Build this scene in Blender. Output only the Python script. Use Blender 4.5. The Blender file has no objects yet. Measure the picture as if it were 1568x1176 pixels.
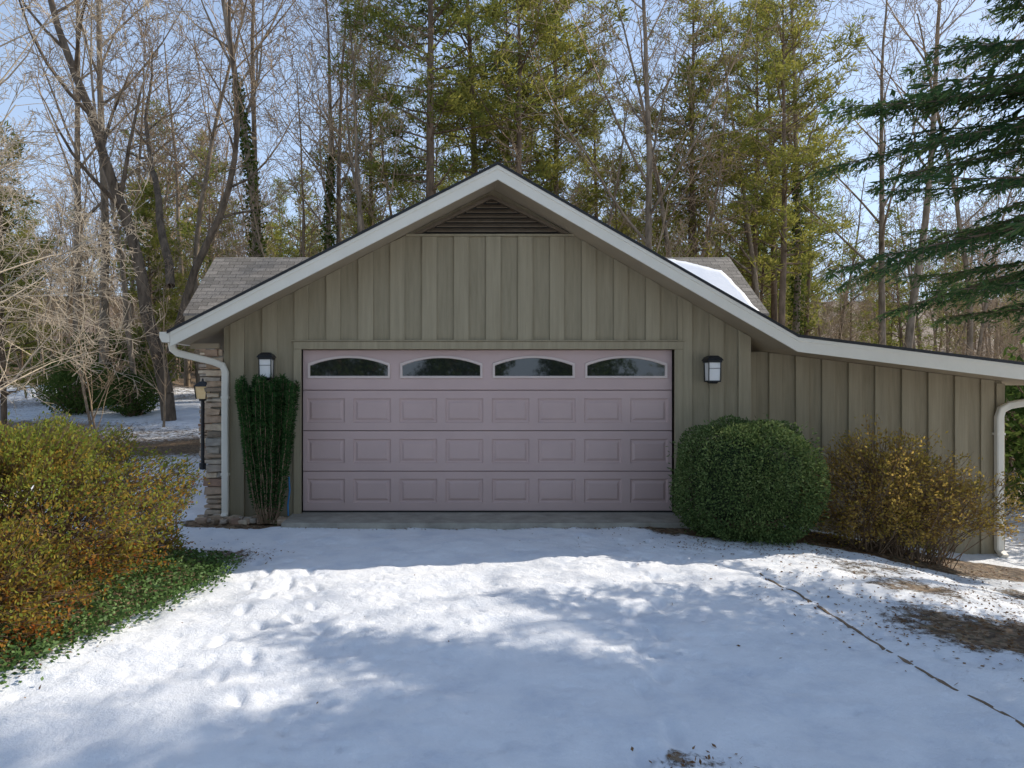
import bpy, math, random
import numpy as np
from mathutils import Vector
random.seed(7)
rng = np.random.default_rng(11)
scene = bpy.context.scene
R = math.radians

# ------------------------------------------------------------------ helpers
def link(o, parent=None):
    scene.collection.objects.link(o)
    if parent: o.parent = parent
    return o
def empty(name):
    e = bpy.data.objects.new(name, None); link(e); e.empty_display_size = .3
    return e

def nt(name):
    m = bpy.data.materials.new(name); m.use_nodes = True
    t = m.node_tree; t.nodes.clear()
    return m, t, t.nodes, t.links
def ramp(n, cols, pos=None):
    r = n.new('ShaderNodeValToRGB'); e = r.color_ramp.elements
    k = len(cols)
    if pos is None: pos = [i/(k-1) for i in range(k)]
    while len(e) < k: e.new(.5)
    for i in range(k):
        e[i].position = pos[i]; e[i].color = (*cols[i], 1)
    return r
def mat(name, c1, c2, scale=4, rough=.7, bump=.2, bscale=60, stretch=(1,1,1), detail=6, spec=.3, metallic=0, bdist=.01):
    m, t, n, l = nt(name)
    out = n.new('ShaderNodeOutputMaterial'); p = n.new('ShaderNodeBsdfPrincipled')
    tc = n.new('ShaderNodeTexCoord'); mp = n.new('ShaderNodeMapping')
    mp.inputs['Scale'].default_value = stretch
    l.new(tc.outputs['Object'], mp.inputs['Vector'])
    no = n.new('ShaderNodeTexNoise'); no.inputs['Scale'].default_value = scale; no.inputs['Detail'].default_value = detail
    no.inputs['Roughness'].default_value = .65
    l.new(mp.outputs[0], no.inputs['Vector'])
    r = ramp(n, [c1, c2], [.3, .7]); l.new(no.outputs['Fac'], r.inputs['Fac'])
    l.new(r.outputs['Color'], p.inputs['Base Color'])
    p.inputs['Roughness'].default_value = rough
    p.inputs['Specular IOR Level'].default_value = spec
    p.inputs['Metallic'].default_value = metallic
    if bump > 0:
        nb = n.new('ShaderNodeTexNoise'); nb.inputs['Scale'].default_value = bscale; nb.inputs['Detail'].default_value = 4
        l.new(mp.outputs[0], nb.inputs['Vector'])
        b = n.new('ShaderNodeBump'); b.inputs['Strength'].default_value = bump; b.inputs['Distance'].default_value = bdist
        l.new(nb.outputs['Fac'], b.inputs['Height']); l.new(b.outputs['Normal'], p.inputs['Normal'])
    l.new(p.outputs[0], out.inputs['Surface'])
    return m
def leafmat(name, cols, nscale=1.5, trans=.35, wr=.5, objrand=0.0, zgrad=None):
    m, t, n, l = nt(name)
    out = n.new('ShaderNodeOutputMaterial')
    g = n.new('ShaderNodeNewGeometry'); tc = n.new('ShaderNodeTexCoord')
    no = n.new('ShaderNodeTexNoise'); no.inputs['Scale'].default_value = nscale; no.inputs['Detail'].default_value = 2
    l.new(tc.outputs['Object'], no.inputs['Vector'])
    mr = n.new('ShaderNodeMapRange'); mr.inputs['From Min'].default_value = .3; mr.inputs['From Max'].default_value = .7
    l.new(no.outputs['Fac'], mr.inputs['Value'])
    base = mr.outputs[0]
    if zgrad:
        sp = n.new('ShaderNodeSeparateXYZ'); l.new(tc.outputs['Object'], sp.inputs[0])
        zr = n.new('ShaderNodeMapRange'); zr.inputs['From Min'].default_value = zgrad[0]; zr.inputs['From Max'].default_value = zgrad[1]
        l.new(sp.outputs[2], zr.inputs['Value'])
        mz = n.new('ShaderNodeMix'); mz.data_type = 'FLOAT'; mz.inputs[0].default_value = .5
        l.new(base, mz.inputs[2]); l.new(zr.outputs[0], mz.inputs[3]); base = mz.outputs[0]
    mx = n.new('ShaderNodeMix'); mx.data_type = 'FLOAT'; mx.inputs[0].default_value = wr
    l.new(base, mx.inputs[2]); l.new(g.outputs['Random Per Island'], mx.inputs[3])
    src = mx.outputs[0]
    if objrand > 0:
        oi = n.new('ShaderNodeObjectInfo'); m2 = n.new('ShaderNodeMix'); m2.data_type = 'FLOAT'; m2.inputs[0].default_value = objrand
        l.new(src, m2.inputs[2]); l.new(oi.outputs['Random'], m2.inputs[3]); src = m2.outputs[0]
    r = ramp(n, cols); l.new(src, r.inputs['Fac'])
    d = n.new('ShaderNodeBsdfDiffuse')
    l.new(r.outputs['Color'], d.inputs['Color'])
    tr = n.new('ShaderNodeBsdfTranslucent'); l.new(r.outputs['Color'], tr.inputs['Color'])
    ms = n.new('ShaderNodeMixShader'); ms.inputs[0].default_value = trans
    l.new(d.outputs[0], ms.inputs[1]); l.new(tr.outputs[0], ms.inputs[2])
    l.new(ms.outputs[0], out.inputs['Surface'])
    return m

class MB:
    """mesh builder for hard-surface parts"""
    def __init__(s): s.v=[]; s.f=[]; s.m=[]
    def add(s, verts, faces, mi=0):
        o=len(s.v); s.v += [tuple(v) for v in verts]
        for f in faces: s.f.append([i+o for i in f]); s.m.append(mi)
    def box(s, x0,x1,y0,y1,z0,z1, mi=0):
        v=[(x0,y0,z0),(x1,y0,z0),(x1,y1,z0),(x0,y1,z0),(x0,y0,z1),(x1,y0,z1),(x1,y1,z1),(x0,y1,z1)]
        s.add(v,[(0,3,2,1),(4,5,6,7),(0,1,5,4),(1,2,6,5),(2,3,7,6),(3,0,4,7)],mi)
    def prism(s, poly, y0, y1, mi=0):
        k=len(poly)
        v=[(p[0],y0,p[1]) for p in poly]+[(p[0],y1,p[1]) for p in poly]
        f=[list(range(k)), list(range(2*k-1,k-1,-1))]
        for i in range(k):
            j=(i+1)%k; f.append((i,i+k,j+k,j))
        s.add(v,f,mi)
    def prismx(s, poly, x0, x1, mi=0):
        k=len(poly)
        v=[(x0,p[0],p[1]) for p in poly]+[(x1,p[0],p[1]) for p in poly]
        f=[list(range(k)), list(range(2*k-1,k-1,-1))]
        for i in range(k):
            j=(i+1)%k; f.append((i,i+k,j+k,j))
        s.add(v,f,mi)
    def sweep(s, path, w, h, mi=0, sides=None):
        P=[Vector(p) for p in path]; rings=[]
        for i,p in enumerate(P):
            a=P[max(i-1,0)]; b=P[min(i+1,len(P)-1)]; d=(b-a).normalized()
            ref=Vector((0,1,0)) if abs(d.y)<.9 else Vector((1,0,0))
            n1=d.cross(ref).normalized(); n2=n1.cross(d).normalized()
            if sides:
                rings.append([p+n1*w*math.cos(2*math.pi*k/sides)+n2*h*math.sin(2*math.pi*k/sides) for k in range(sides)])
            else:
                rings.append([p+n1*a1*w/2+n2*a2*h/2 for a1,a2 in ((-1,-.7),(-.7,-1),(.7,-1),(1,-.7),(1,.7),(.7,1),(-.7,1),(-1,.7))])
        k=len(rings[0]); v=[q for r in rings for q in r]; f=[]
        for i in range(len(rings)-1):
            for j in range(k):
                f.append((i*k+j,i*k+(j+1)%k,(i+1)*k+(j+1)%k,(i+1)*k+j))
        f.append(list(range(k))); f.append(list(range(len(v)-1,len(v)-k-1,-1)))
        s.add(v,f,mi)
    def build(s, name, mats, parent=None, bevel=0, smooth=False):
        me=bpy.data.meshes.new(name); me.from_pydata(s.v,[],s.f)
        for m in mats: me.materials.append(m)
        me.polygons.foreach_set('material_index', s.m); me.validate(); me.update()
        o=bpy.data.objects.new(name, me); link(o,parent)
        if smooth: me.shade_smooth()
        import bmesh
        bm=bmesh.new(); bm.from_mesh(me); bmesh.ops.recalc_face_normals(bm,faces=bm.faces); bm.to_mesh(me); bm.free()
        if bevel:
            b=o.modifiers.new('bevel','BEVEL'); b.width=bevel; b.segments=2; b.limit_method='ANGLE'
        return o

def mesh_quads(name, parts, mats):
    vs=[];fs=[];ms=[];o=0
    for v,f,mi in parts:
        vs.append(v); fs.append(f+o); ms.append(np.full(len(f),mi,dtype=np.int32)); o+=len(v)
    v=np.concatenate(vs).astype(np.float32); f=np.concatenate(fs).astype(np.int32); m=np.concatenate(ms)
    me=bpy.data.meshes.new(name)
    me.vertices.add(len(v)); me.vertices.foreach_set('co', v.ravel())
    me.loops.add(len(f)*4); me.loops.foreach_set('vertex_index', f.ravel())
    me.polygons.add(len(f)); me.polygons.foreach_set('loop_start', np.arange(0,len(f)*4,4,dtype=np.int32))
    me.polygons.foreach_set('loop_total', np.full(len(f),4,dtype=np.int32))
    for mt in mats: me.materials.append(mt)
    me.polygons.foreach_set('material_index', m)
    me.update(calc_edges=True)
    return me
def place(name, me, loc=(0,0,0), rot=0, sc=1, parent=None):
    o=bpy.data.objects.new(name, me); o.location=loc; o.rotation_euler=(0,0,rot)
    o.scale=(sc,sc,sc) if not isinstance(sc,tuple) else sc
    return link(o,parent)
def norm(a): return a/np.maximum(np.linalg.norm(a,axis=1,keepdims=True),1e-9)
def tubes(segs, k):
    S=np.array(segs,dtype=np.float64)
    P0=S[:,0:3];P1=S[:,3:6];R0=S[:,6:7];R1=S[:,7:8]
    d=norm(P1-P0); ref=np.where(np.abs(d[:,2:3])>.9,np.array([[1.,0,0]]),np.array([[0,0,1.]]))
    a=norm(np.cross(d,ref)); b=np.cross(d,a); vs=[]
    for P,r in((P0,R0),(P1,R1)):
        for j in range(k):
            t=2*math.pi*j/k; vs.append(P+r*(math.cos(t)*a+math.sin(t)*b))
    V=np.stack(vs,1); N=len(S); base=(np.arange(N)*2*k)[:,None]
    F=[]
    for j in range(k):
        F.append(np.concatenate([base+j,base+(j+1)%k,base+k+(j+1)%k,base+k+j],1))
    return V.reshape(-1,3), np.stack(F,1).reshape(-1,4)
def blades(C, A, L, W, up=None):
    n=len(C); A=norm(A); B=norm(np.cross(A, rng.normal(size=(n,3)) if up is None else up))
    L=np.broadcast_to(np.asarray(L,dtype=float).reshape(-1,1),(n,1)); W=np.broadcast_to(np.asarray(W,dtype=float).reshape(-1,1),(n,1))
    V=np.stack([C-A*L/2, C+B*W/2, C+A*L/2, C-B*W/2],1).reshape(-1,3)
    F=(np.arange(n)*4)[:,None]+np.array([[0,1,2,3]])
    return V,F

_tab=rng.random((256,256))
def vnoise(x,y):
    xi=np.floor(x).astype(int);yi=np.floor(y).astype(int);fx=x-xi;fy=y-yi
    fx=fx*fx*(3-2*fx);fy=fy*fy*(3-2*fy)
    g=lambda a,b:_tab[a%256,b%256]
    return (g(xi,yi)*(1-fx)+g(xi+1,yi)*fx)*(1-fy)+(g(xi,yi+1)*(1-fx)+g(xi+1,yi+1)*fx)*fy
def fbm(x,y,o=4):
    s=0;a=.5;t=0
    for i in range(o):
        s=s+a*vnoise(x*2**i+17*i,y*2**i+31*i); t+=a; a*=.5
    return s/t
def sstep(a,b,x):
    t=np.clip((x-a)/(b-a),0,1); return t*t*(3-2*t)

# ------------------------------------------------------------------ terrain
def left_edge(y):
    return np.interp(y,[-9,-4.9,-4.2,-3.5,-2.9,-2.3,-1.7,-.5],[-4.2,-2.63,-2.42,-2.2,-2.05,-2.1,-2.5,-2.8])
def ground_h(x,y):
    x=np.asarray(x,dtype=float);y=np.asarray(y,dtype=float)
    z=-.07+0*x
    z=z-.56*sstep(3.2,7.6,x)*sstep(-9,-1,y)-.35*sstep(8,14,x)
    z=z+.03*np.clip(y,0,9)*sstep(-2.5,-6,x)
    rise=np.where(x>8,.75,1.0)
    z=z+.075*np.clip(y-9,0,80)*rise+.15*np.clip(y-70,0,300)
    z=z+(fbm(x*.12+5,y*.12)-.5)*1.6*sstep(10,25,y)
    z=z+(fbm(x*.5+9,y*.5+3)-.5)*.14*sstep(2.9,4.5,np.abs(x-.4))*sstep(-12,0,y)
    z=z+.10*sstep(0,.5,left_edge(y)-x)*sstep(-1.8,-2.6,y)
    return z
def gh(x,y): return float(ground_h(np.array([x]),np.array([y]))[0])
def axis(lo,a,b,hi,fine,grow=1.12):
    mid=list(np.arange(a,b,fine)); s=fine;c=a;L=[]
    while c>lo: s=min(s*grow,6); c-=s; L.append(c)
    s=fine;c=mid[-1];H=[]
    while c<hi: s=min(s*grow,6); c+=s; H.append(c)
    return np.array(L[::-1]+mid+H)
xs=axis(-260,-3.2,6.5,260,.026); ys=axis(-140,-6.3,-.4,330,.026)
X,Y=np.meshgrid(xs,ys); Z=ground_h(X,Y)
near=sstep(-14,-7,Y)*sstep(3,0,Y)*sstep(-9,-4,X)*sstep(12,8,X)
Z+=near*((fbm(X*1.3,Y*1.3,3)-.5)*.07+(fbm(X*5,Y*5,4)-.5)*.045)
prints=[]
def trail(x0,y0,x1,y1,n,big=1):
    for i in range(n):
        t=i/(n-1); a=math.atan2(y1-y0,x1-x0); s=.09*(-1)**i
        prints.append((x0+(x1-x0)*t-math.sin(a)*s+random.uniform(-.05,.05),y0+(y1-y0)*t+math.cos(a)*s+random.uniform(-.05,.05),a+random.uniform(-.3,.3),random.uniform(.08,.125)*big,random.uniform(.035,.05)*big,random.uniform(.026,.042)*(.5+.5*big)))
trail(-1.9,-1.3,-1.25,-5.2,13); trail(-1.3,-2.6,-1.0,-4.0,7); trail(2.2,-1.3,1.0,-5.8,14)
trail(-1.9,-2.6,1.6,-4.6,34,.35); trail(-.4,-1.6,-.9,-5.8,40,.35); trail(1.6,-2.0,-2.2,-5.2,40,.35)
for i in range(520):
    prints.append((random.uniform(-2.6,4.5),random.uniform(-6,-1.2),random.uniform(0,3),random.uniform(.02,.06),random.uniform(.014,.03),random.uniform(.006,.020)))
for px,py,a,l,w,dp in prints:
    i0,i1=np.searchsorted(xs,[px-.4,px+.4]); j0,j1=np.searchsorted(ys,[py-.4,py+.4])
    dx=X[j0:j1,i0:i1]-px; dy=Y[j0:j1,i0:i1]-py
    u=(dx*math.cos(a)+dy*math.sin(a))/l; v=(-dx*math.sin(a)+dy*math.cos(a))/w
    q=u*u+v*v
    Z[j0:j1,i0:i1]+= -dp*np.exp(-q**1.5) + dp*.12*np.exp(-(np.sqrt(q)-1.5)**2*5)
def ell(cx,cy,rx,ry): return np.sqrt(((X-cx)/rx)**2+((Y-cy)/ry)**2)
S=np.full(X.shape,.98)
far=.46+.55*(fbm(X*.16,Y*.16,3)-.5)*2+.07*sstep(0,-8,X)-.5*sstep(20,34,Y)-.15*sstep(3,12,X)-.35*sstep(-4,-6,X)*sstep(6,7.5,Y)*sstep(14,11,Y)
S=S*(1-sstep(2.5,8,Y))+far*sstep(2.5,8,Y)
S=np.minimum(S,1-.95*sstep(0,.14,left_edge(Y)-X)*sstep(-1.9,-2.4,Y))
S=np.minimum(S,1-.60*sstep(1.3,.5,ell(-2.4,-2.0,.6,.40)))
S=np.minimum(S,1-.8*sstep(1.2,.8,ell(-2.5,-.3,.85,.35)))
S=np.minimum(S,1-.95*sstep(1.15,.85,ell(4.9,-.65,2.55,.70)))
S=np.minimum(S,1-.48*sstep(1.9,.1,ell(4.0,-4.0,.9,.5)))
S=np.minimum(S,1-.48*sstep(1.7,.1,ell(5.6,-3.2,1.4,.9)))
S=np.minimum(S,1-.5*sstep(1.3,.3,ell(1.15,-5.75,.28,.12)))
S=S-.50*sstep(2.9,4.0,X)*sstep(3,-1,Y)*sstep(.35,.75,fbm(X*1.4,Y*1.4,3))
S=np.clip(S,0,1)
nx,ny=len(xs),len(ys)
V=np.stack([X,Y,Z],-1).reshape(-1,3)
idx=np.arange(nx*ny).reshape(ny,nx)
F=np.stack([idx[:-1,:-1],idx[:-1,1:],idx[1:,1:],idx[1:,:-1]],-1).reshape(-1,4)
m,t,n,l=nt('snowy_ground_mat')
out=n.new('ShaderNodeOutputMaterial'); at=n.new('ShaderNodeAttribute'); at.attribute_name='snow'
tc=n.new('ShaderNodeTexCoord')
n1=n.new('ShaderNodeTexNoise'); n1.inputs['Scale'].default_value=9; n1.inputs['Detail'].default_value=10; n1.inputs['Roughness'].default_value=.82
l.new(tc.outputs['Object'],n1.inputs['Vector'])
a1=n.new('ShaderNodeMath'); a1.operation='MULTIPLY_ADD'; a1.inputs[1].default_value=1.6; a1.inputs[2].default_value=-.8
l.new(n1.outputs['Fac'],a1.inputs[0])
a2=n.new('ShaderNodeMath'); a2.operation='ADD'; l.new(a1.outputs[0],a2.inputs[0]); l.new(at.outputs['Fac'],a2.inputs[1])
a3=n.new('ShaderNodeMapRange'); a3.inputs['From Min'].default_value=.40; a3.inputs['From Max'].default_value=.54; l.new(a2.outputs[0],a3.inputs['Value'])
sn=n.new('ShaderNodeTexNoise'); sn.inputs['Scale'].default_value=2.5; sn.inputs['Detail'].default_value=8; sn.inputs['Roughness'].default_value=.65; l.new(tc.outputs['Object'],sn.inputs['Vector'])
rs=ramp(n,[(.72,.75,.81),(.87,.88,.90),(.93,.93,.94)],[.30,.5,.68]); l.new(sn.outputs['Fac'],rs.inputs['Fac'])
vo=n.new('ShaderNodeTexVoronoi'); vo.inputs['Scale'].default_value=26; vo.inputs['Randomness'].default_value=1; l.new(tc.outputs['Object'],vo.inputs['Vector'])
rb=ramp(n,[(.05,.034,.02),(.15,.09,.05),(.29,.20,.12),(.09,.075,.04)],[0,.4,.7,1]); 
sep=n.new('ShaderNodeSeparateColor'); l.new(vo.outputs['Color'],sep.inputs[0]); l.new(sep.outputs[0],rb.inputs['Fac'])
mc=n.new('ShaderNodeMix'); mc.data_type='RGBA'; l.new(a3.outputs[0],mc.inputs[0]); l.new(rb.outputs['Color'],mc.inputs[6]); l.new(rs.outputs['Color'],mc.inputs[7])
p=n.new('ShaderNodeBsdfPrincipled'); p.inputs['Roughness'].default_value=.65; p.inputs['Specular IOR Level'].default_value=.25
l.new(mc.outputs[2],p.inputs['Base Color'])
nb=n.new('ShaderNodeTexNoise'); nb.inputs['Scale'].default_value=22; nb.inputs['Detail'].default_value=7; nb.inputs['Roughness'].default_value=.74; l.new(tc.outputs['Object'],nb.inputs['Vector'])
ad=n.new('ShaderNodeMath'); ad.operation='MULTIPLY_ADD'; ad.inputs[1].default_value=1.2; l.new(a3.outputs[0],ad.inputs[0]); l.new(nb.outputs['Fac'],ad.inputs[2])
b=n.new('ShaderNodeBump'); b.inputs['Strength'].default_value=.7; b.inputs['Distance'].default_value=.03; l.new(ad.outputs[0],b.inputs['Height']); l.new(b.outputs['Normal'],p.inputs['Normal'])
l.new(p.outputs[0],out.inputs['Surface'])
me=mesh_quads('snowy_ground',[(V,F,0)],[m])
att=me.attributes.new('snow','FLOAT','POINT'); att.data.foreach_set('value',S.ravel().astype(np.float32))
me.shade_smooth()
place('snowy_ground',me)

# ------------------------------------------------------------------ materials
M_sid=mat('siding_paint',(.255,.212,.132),(.345,.288,.188),3,.75,.35,14,(6,6,.5))
M_sid2=mat('siding_board',(.285,.237,.150),(.380,.318,.208),2.2,.72,.35,12,(7,7,.4))
M_cream=mat('cream_paint',(.76,.70,.58),(.82,.76,.64),2,.5,.1,30)
M_soff=mat('soffit_paint',(.36,.29,.20),(.42,.345,.24),2,.7,.15,20)
M_door=mat('garage_door_paint',(.50,.36,.325),(.56,.405,.365),1.2,.42,.06,90,spec=.4)
M_seam=mat('dark_gap',(.03,.028,.025),(.04,.035,.03),5,.8,0)
M_glass=mat('window_glass',(.012,.014,.013),(.02,.022,.02),2,.03,.03,1.5,spec=1.0,bdist=.02)
M_black=mat('black_metal',(.018,.018,.018),(.03,.03,.03),8,.45,.1,40)
M_frost=mat('frosted_glass',(.78,.75,.70),(.85,.82,.78),8,.25,0)
M_sunlit=mat('sunlit_lantern_glass',(.80,.55,.25),(.88,.66,.36),8,.2,0)  # amber tint stands in for warm sunlight on the lantern panes
M_conc=mat('concrete',(.24,.22,.18),(.44,.40,.33),3.5,.85,.4,50)
M_louv=mat('louver_wood',(.13,.095,.06),(.19,.145,.10),6,.8,.3,30)
M_hose=mat('blue_hose',(.02,.16,.35),(.03,.2,.42),5,.4,0)
M_bark=mat('bark_grey',(.12,.09,.06),(.36,.28,.20),5,.9,.5,18,(1,1,.3),bdist=.03,detail=3)
M_barkd=mat('bark_dark',(.055,.042,.03),(.22,.165,.115),6,.95,.8,12,(1,1,.3),bdist=.05,detail=4)
M_barkp=mat('bark_pine',(.10,.07,.045),(.28,.195,.13),5,.9,.5,14,(1,1,.3),bdist=.03,detail=3)
M_barkl=mat('bark_pale',(.42,.34,.24),(.60,.50,.37),5,.9,.3,18,(1,1,.4),detail=3)
M_twig=mat('twig_bark',(.27,.19,.12),(.46,.34,.22),5,.9,0,18,detail=2)
M_stem=mat('shrub_stem',(.17,.11,.065),(.28,.19,.12),9,.9,0,40,detail=2)
m,t,n,l=nt('asphalt_shingles'); M_shing=m
out=n.new('ShaderNodeOutputMaterial'); p=n.new('ShaderNodeBsdfPrincipled'); tc=n.new('ShaderNodeTexCoord'); mp=n.new('ShaderNodeMapping')
l.new(tc.outputs['Object'],mp.inputs['Vector'])
br=n.new('ShaderNodeTexBrick'); br.inputs['Scale'].default_value=1; br.inputs['Brick Width'].default_value=.3; br.inputs['Row Height'].default_value=.12
br.inputs['Mortar Size'].default_value=.006; br.inputs['Color1'].default_value=(.19,.165,.135,1); br.inputs['Color2'].default_value=(.31,.27,.225,1); br.inputs['Mortar'].default_value=(.06,.055,.045,1)
l.new(mp.outputs[0],br.inputs['Vector'])
ns=n.new('ShaderNodeTexNoise'); ns.inputs['Scale'].default_value=30; ns.inputs['Detail'].default_value=5; l.new(tc.outputs['Object'],ns.inputs['Vector'])
mm=n.new('ShaderNodeMix'); mm.data_type='RGBA'; mm.blend_type='OVERLAY'; mm.inputs[0].default_value=.7; l.new(br.outputs['Color'],mm.inputs[6]); l.new(ns.outputs['Fac'],mm.inputs[7])
l.new(mm.outputs[2],p.inputs['Base Color']); p.inputs['Roughness'].default_value=.9
bb=n.new('ShaderNodeBump'); bb.inputs['Strength'].default_value=.6; bb.inputs['Distance'].default_value=.01; l.new(br.outputs['Fac'],bb.inputs['Height']); bb.invert=True
l.new(bb.outputs['Normal'],p.inputs['Normal']); l.new(p.outputs[0],out.inputs['Surface'])
m,t,n,l=nt('field_stone'); M_stone=m
out=n.new('ShaderNodeOutputMaterial'); p=n.new('ShaderNodeBsdfPrincipled'); g=n.new('ShaderNodeNewGeometry'); tc=n.new('ShaderNodeTexCoord')
ns=n.new('ShaderNodeTexNoise'); ns.inputs['Scale'].default_value=14; ns.inputs['Detail'].default_value=7; l.new(tc.outputs['Object'],ns.inputs['Vector'])
r1=ramp(n,[(.22,.17,.12),(.44,.30,.19),(.34,.30,.25),(.58,.45,.31),(.30,.18,.12)]); l.new(g.outputs['Random Per Island'],r1.inputs['Fac'])
mm=n.new('ShaderNodeMix'); mm.data_type='RGBA'; mm.blend_type='OVERLAY'; mm.inputs[0].default_value=.6; l.new(r1.outputs['Color'],mm.inputs[6]); l.new(ns.outputs['Fac'],mm.inputs[7])
l.new(mm.outputs[2],p.inputs['Base Color']); p.inputs['Roughness'].default_value=.85
bb=n.new('ShaderNodeBump'); bb.inputs['Strength'].default_value=.6; bb.inputs['Distance'].default_value=.015; l.new(ns.outputs['Fac'],bb.inputs['Height']); l.new(bb.outputs['Normal'],p.inputs['Normal'])
l.new(p.outputs[0],out.inputs['Surface'])

# ------------------------------------------------------------------ GARAGE (attached to the house behind)
G=empty('garage_house')
RX,RZ=.655,4.39; EL,ER=-3.34,4.315; SL,SR=.51,.574
SHX=8.05; SSL=.124
def rooftop(x):
    if x<RX: return RZ-SL*(RX-x)
    if x<ER: return RZ-SR*(x-RX)
    return RZ-SR*(ER-RX)-SSL*(x-ER)
WL,WR=-2.886,4.0; DX0,DX1,DZ=-1.867,3.015,2.144
und=.155
w=MB()
def top(x,o=und): return rooftop(x)-o
w.prism([(WL,-.08),(DX0,-.08),(DX0,top(DX0)),(WL,top(WL))],0,.16)
w.prism([(DX1,-.08),(WR,-.08),(WR,top(WR)),(DX1,top(DX1))],0,.16)
w.prism([(DX0,DZ),(DX1,DZ),(DX1,top(DX1)),(RX,top(RX)),(DX0,top(DX0))],0,.16)
w.box(WL,WL+.16,.162,6.2,-.1,top(WL)); w.box(WR-.16,WR,.162,6.2,-.6,top(WR))
w.build('garage_wall',[M_sid],G)
w=MB(); w.box(WL-.001,DX0-.02,.004,.14,-.5,-.082); w.box(DX1+.02,WR+.001,.004,.14,-.7,-.082); w.build('foundation',[M_conc],G)
w=MB(); x=WL+.09; BZ=3.62
bx=[]
while x<WR-.2:
    bw=.19+random.uniform(-.008,.008); bx.append((x,x+bw)); x+=.418
for xa,xb in bx:
    segs=[(xa,xb)]
    for e in (DX0-.105,DX1+.105):
        segs=[s2 for s in segs for s2 in ([(s[0],e),(e,s[1])] if s[0]<e<s[1] else [s])]
    for a,bq in segs:
        zb=2.262 if (a>=DX0-.106 and bq<=DX1+.106) else -.06
        ta,tb=min(top(a,und+.004),BZ),min(top(bq,und+.004),BZ)
        w.prism([(a,zb),(bq,zb),(bq,tb),(a,ta)],-.028+random.uniform(-.004,.004),-.0005)
w.build('board_on_board_siding',[M_sid2],G,bevel=.003)
w=MB()
w.box(DX0-.10,DX0,-.036,.12,-.01,DZ); w.box(DX1,DX1+.105,-.036,.12,-.01,DZ)
w.box(DX0-.10,DX1+.105,-.037,.12,DZ+.002,2.245); w.box(DX0-.125,DX1+.13,-.055,-.002,2.247,2.262)
w.prism([(WR-.15,-.2),(WR+.012,-.2),(WR+.012,top(WR+.012)-.004),(WR-.15,top(WR-.15)-.004)],-.03,-.001)
w.box(-.50,1.70,-.045,-.002,BZ+.002,BZ+.03)
w.build('door_and_corner_trim',[M_sid2],G,bevel=.004)
w=MB()
zb,zt=3.665,4.10; hx=.90; cx=.62
w.prism([(cx-hx-.09,zb-.012),(cx+hx+.09,zb-.012),(cx,zt+.045)],-.012,-.001,1)
nsl=7
for i in range(nsl):
    z0=zb+(zt-zb)*(i+.12)/nsl; z1=z0+.036
    hw=hx*(1-(z0-zb+.02)/(zt-zb))
    if hw<.04: continue
    v=[(cx-hw,-.060,z0),(cx+hw,-.060,z0),(cx+hw,-.014,z1+.01),(cx-hw,-.014,z1+.01),(cx-hw,-.060,z0+.012),(cx+hw,-.060,z0+.012),(cx+hw,-.014,z1+.022),(cx-hw,-.014,z1+.022)]
    w.add(v,[(0,1,2,3),(4,5,6,7),(0,1,5,4),(1,2,6,5),(2,3,7,6),(3,0,4,7)],0)
for sgn in(-1,1):
    a=(cx+sgn*(hx+.10),zb-.01); c=(cx+sgn*(hx+.02),zb-.01)
    w.prism([a,(cx,zt+.05),(cx,zt+.005),c],-.066,-.013,0)
w.build('gable_vent',[M_louv,M_seam],G)
w=MB()
def slab(x0,x1,y0,y1,o0,o1,mi,e=0):
    w.prism([(x0,rooftop(x0)-o0),(x1,rooftop(x1-1e-6)-o0),(x1,rooftop(x1-1e-6)-o1),(x0,rooftop(x0)-o1)],y0,y1,mi)
YF=-.60; YB=6.6
slab(EL-.03,RX,YF-.035,YB,0,.028,0); slab(RX,ER,YF-.035,YB,0,.028,0); slab(ER,SHX+.03,YF-.035,5.2,0,.028,0)
slab(EL,RX,YF+.002,YB,.03,und-.002,1); slab(RX,ER,YF+.002,YB,.03,und-.002,1); slab(ER,SHX,YF+.002,5.2,.03,und-.002,1)
w.build('roof',[M_shing,M_soff],G)
w=MB()
slab(EL,RX,YF-.028,YF,.03,.205,0); slab(RX,ER-.0,YF-.028,YF,.03,.205,0); slab(ER,SHX,YF-.028,YF,.03,.205,0)
slab(EL,RX,YF-.038,YF-.0285,.03,.075,0); slab(RX,ER,YF-.038,YF-.0285,.03,.075,0); slab(ER,SHX,YF-.038,YF-.0285,.03,.075,0)
w.build('barge_board',[M_cream],G)
w=MB(); 
slab(EL-.035,RX,YF-.048,YF-.0355,-.006,.030,0); slab(RX,ER,YF-.048,YF-.0355,-.006,.030,0); slab(ER,SHX+.03,YF-.048,YF-.0355,-.006,.030,0)
w.build('drip_edge',[M_black],G)
w=MB()
w.prism([(EL-.005,2.325),(EL-.13,2.325),(EL-.13,2.26),(EL-.10,2.20),(EL-.005,2.20)],YF-.03,5.0)
w.sweep([(EL-.07,-.40,2.21),(EL-.065,-.38,2.13),(EL-.02,-.36,2.08),(-3.0,-.12,1.98),(-2.88,-.075,1.93),(-2.845,-.07,1.84),(-2.845,-.07,.02),(-2.845,-.13,-.04)],.085,.07)
for z in(.5,1.5): w.box(-2.895,-2.795,-.108,-.03,z,z+.03)
zz=rooftop(SHX)
w.prism([(SHX+.005,zz-.03),(SHX+.13,zz-.03),(SHX+.13,zz-.1),(SHX+.1,zz-.155),(SHX+.005,zz-.155)],YF-.03,5.0)
w.sweep([(SHX+.07,-.1,zz-.15),(SHX+.06,-.08,zz-.25),(SHX-.05,-.03,zz-.31),(7.62,.24,zz-.42),(7.53,.27,zz-.48),(7.50,.275,zz-.58),(7.50,.275,-.55),(7.50,.18,-.62)],.095,.075)
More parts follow.
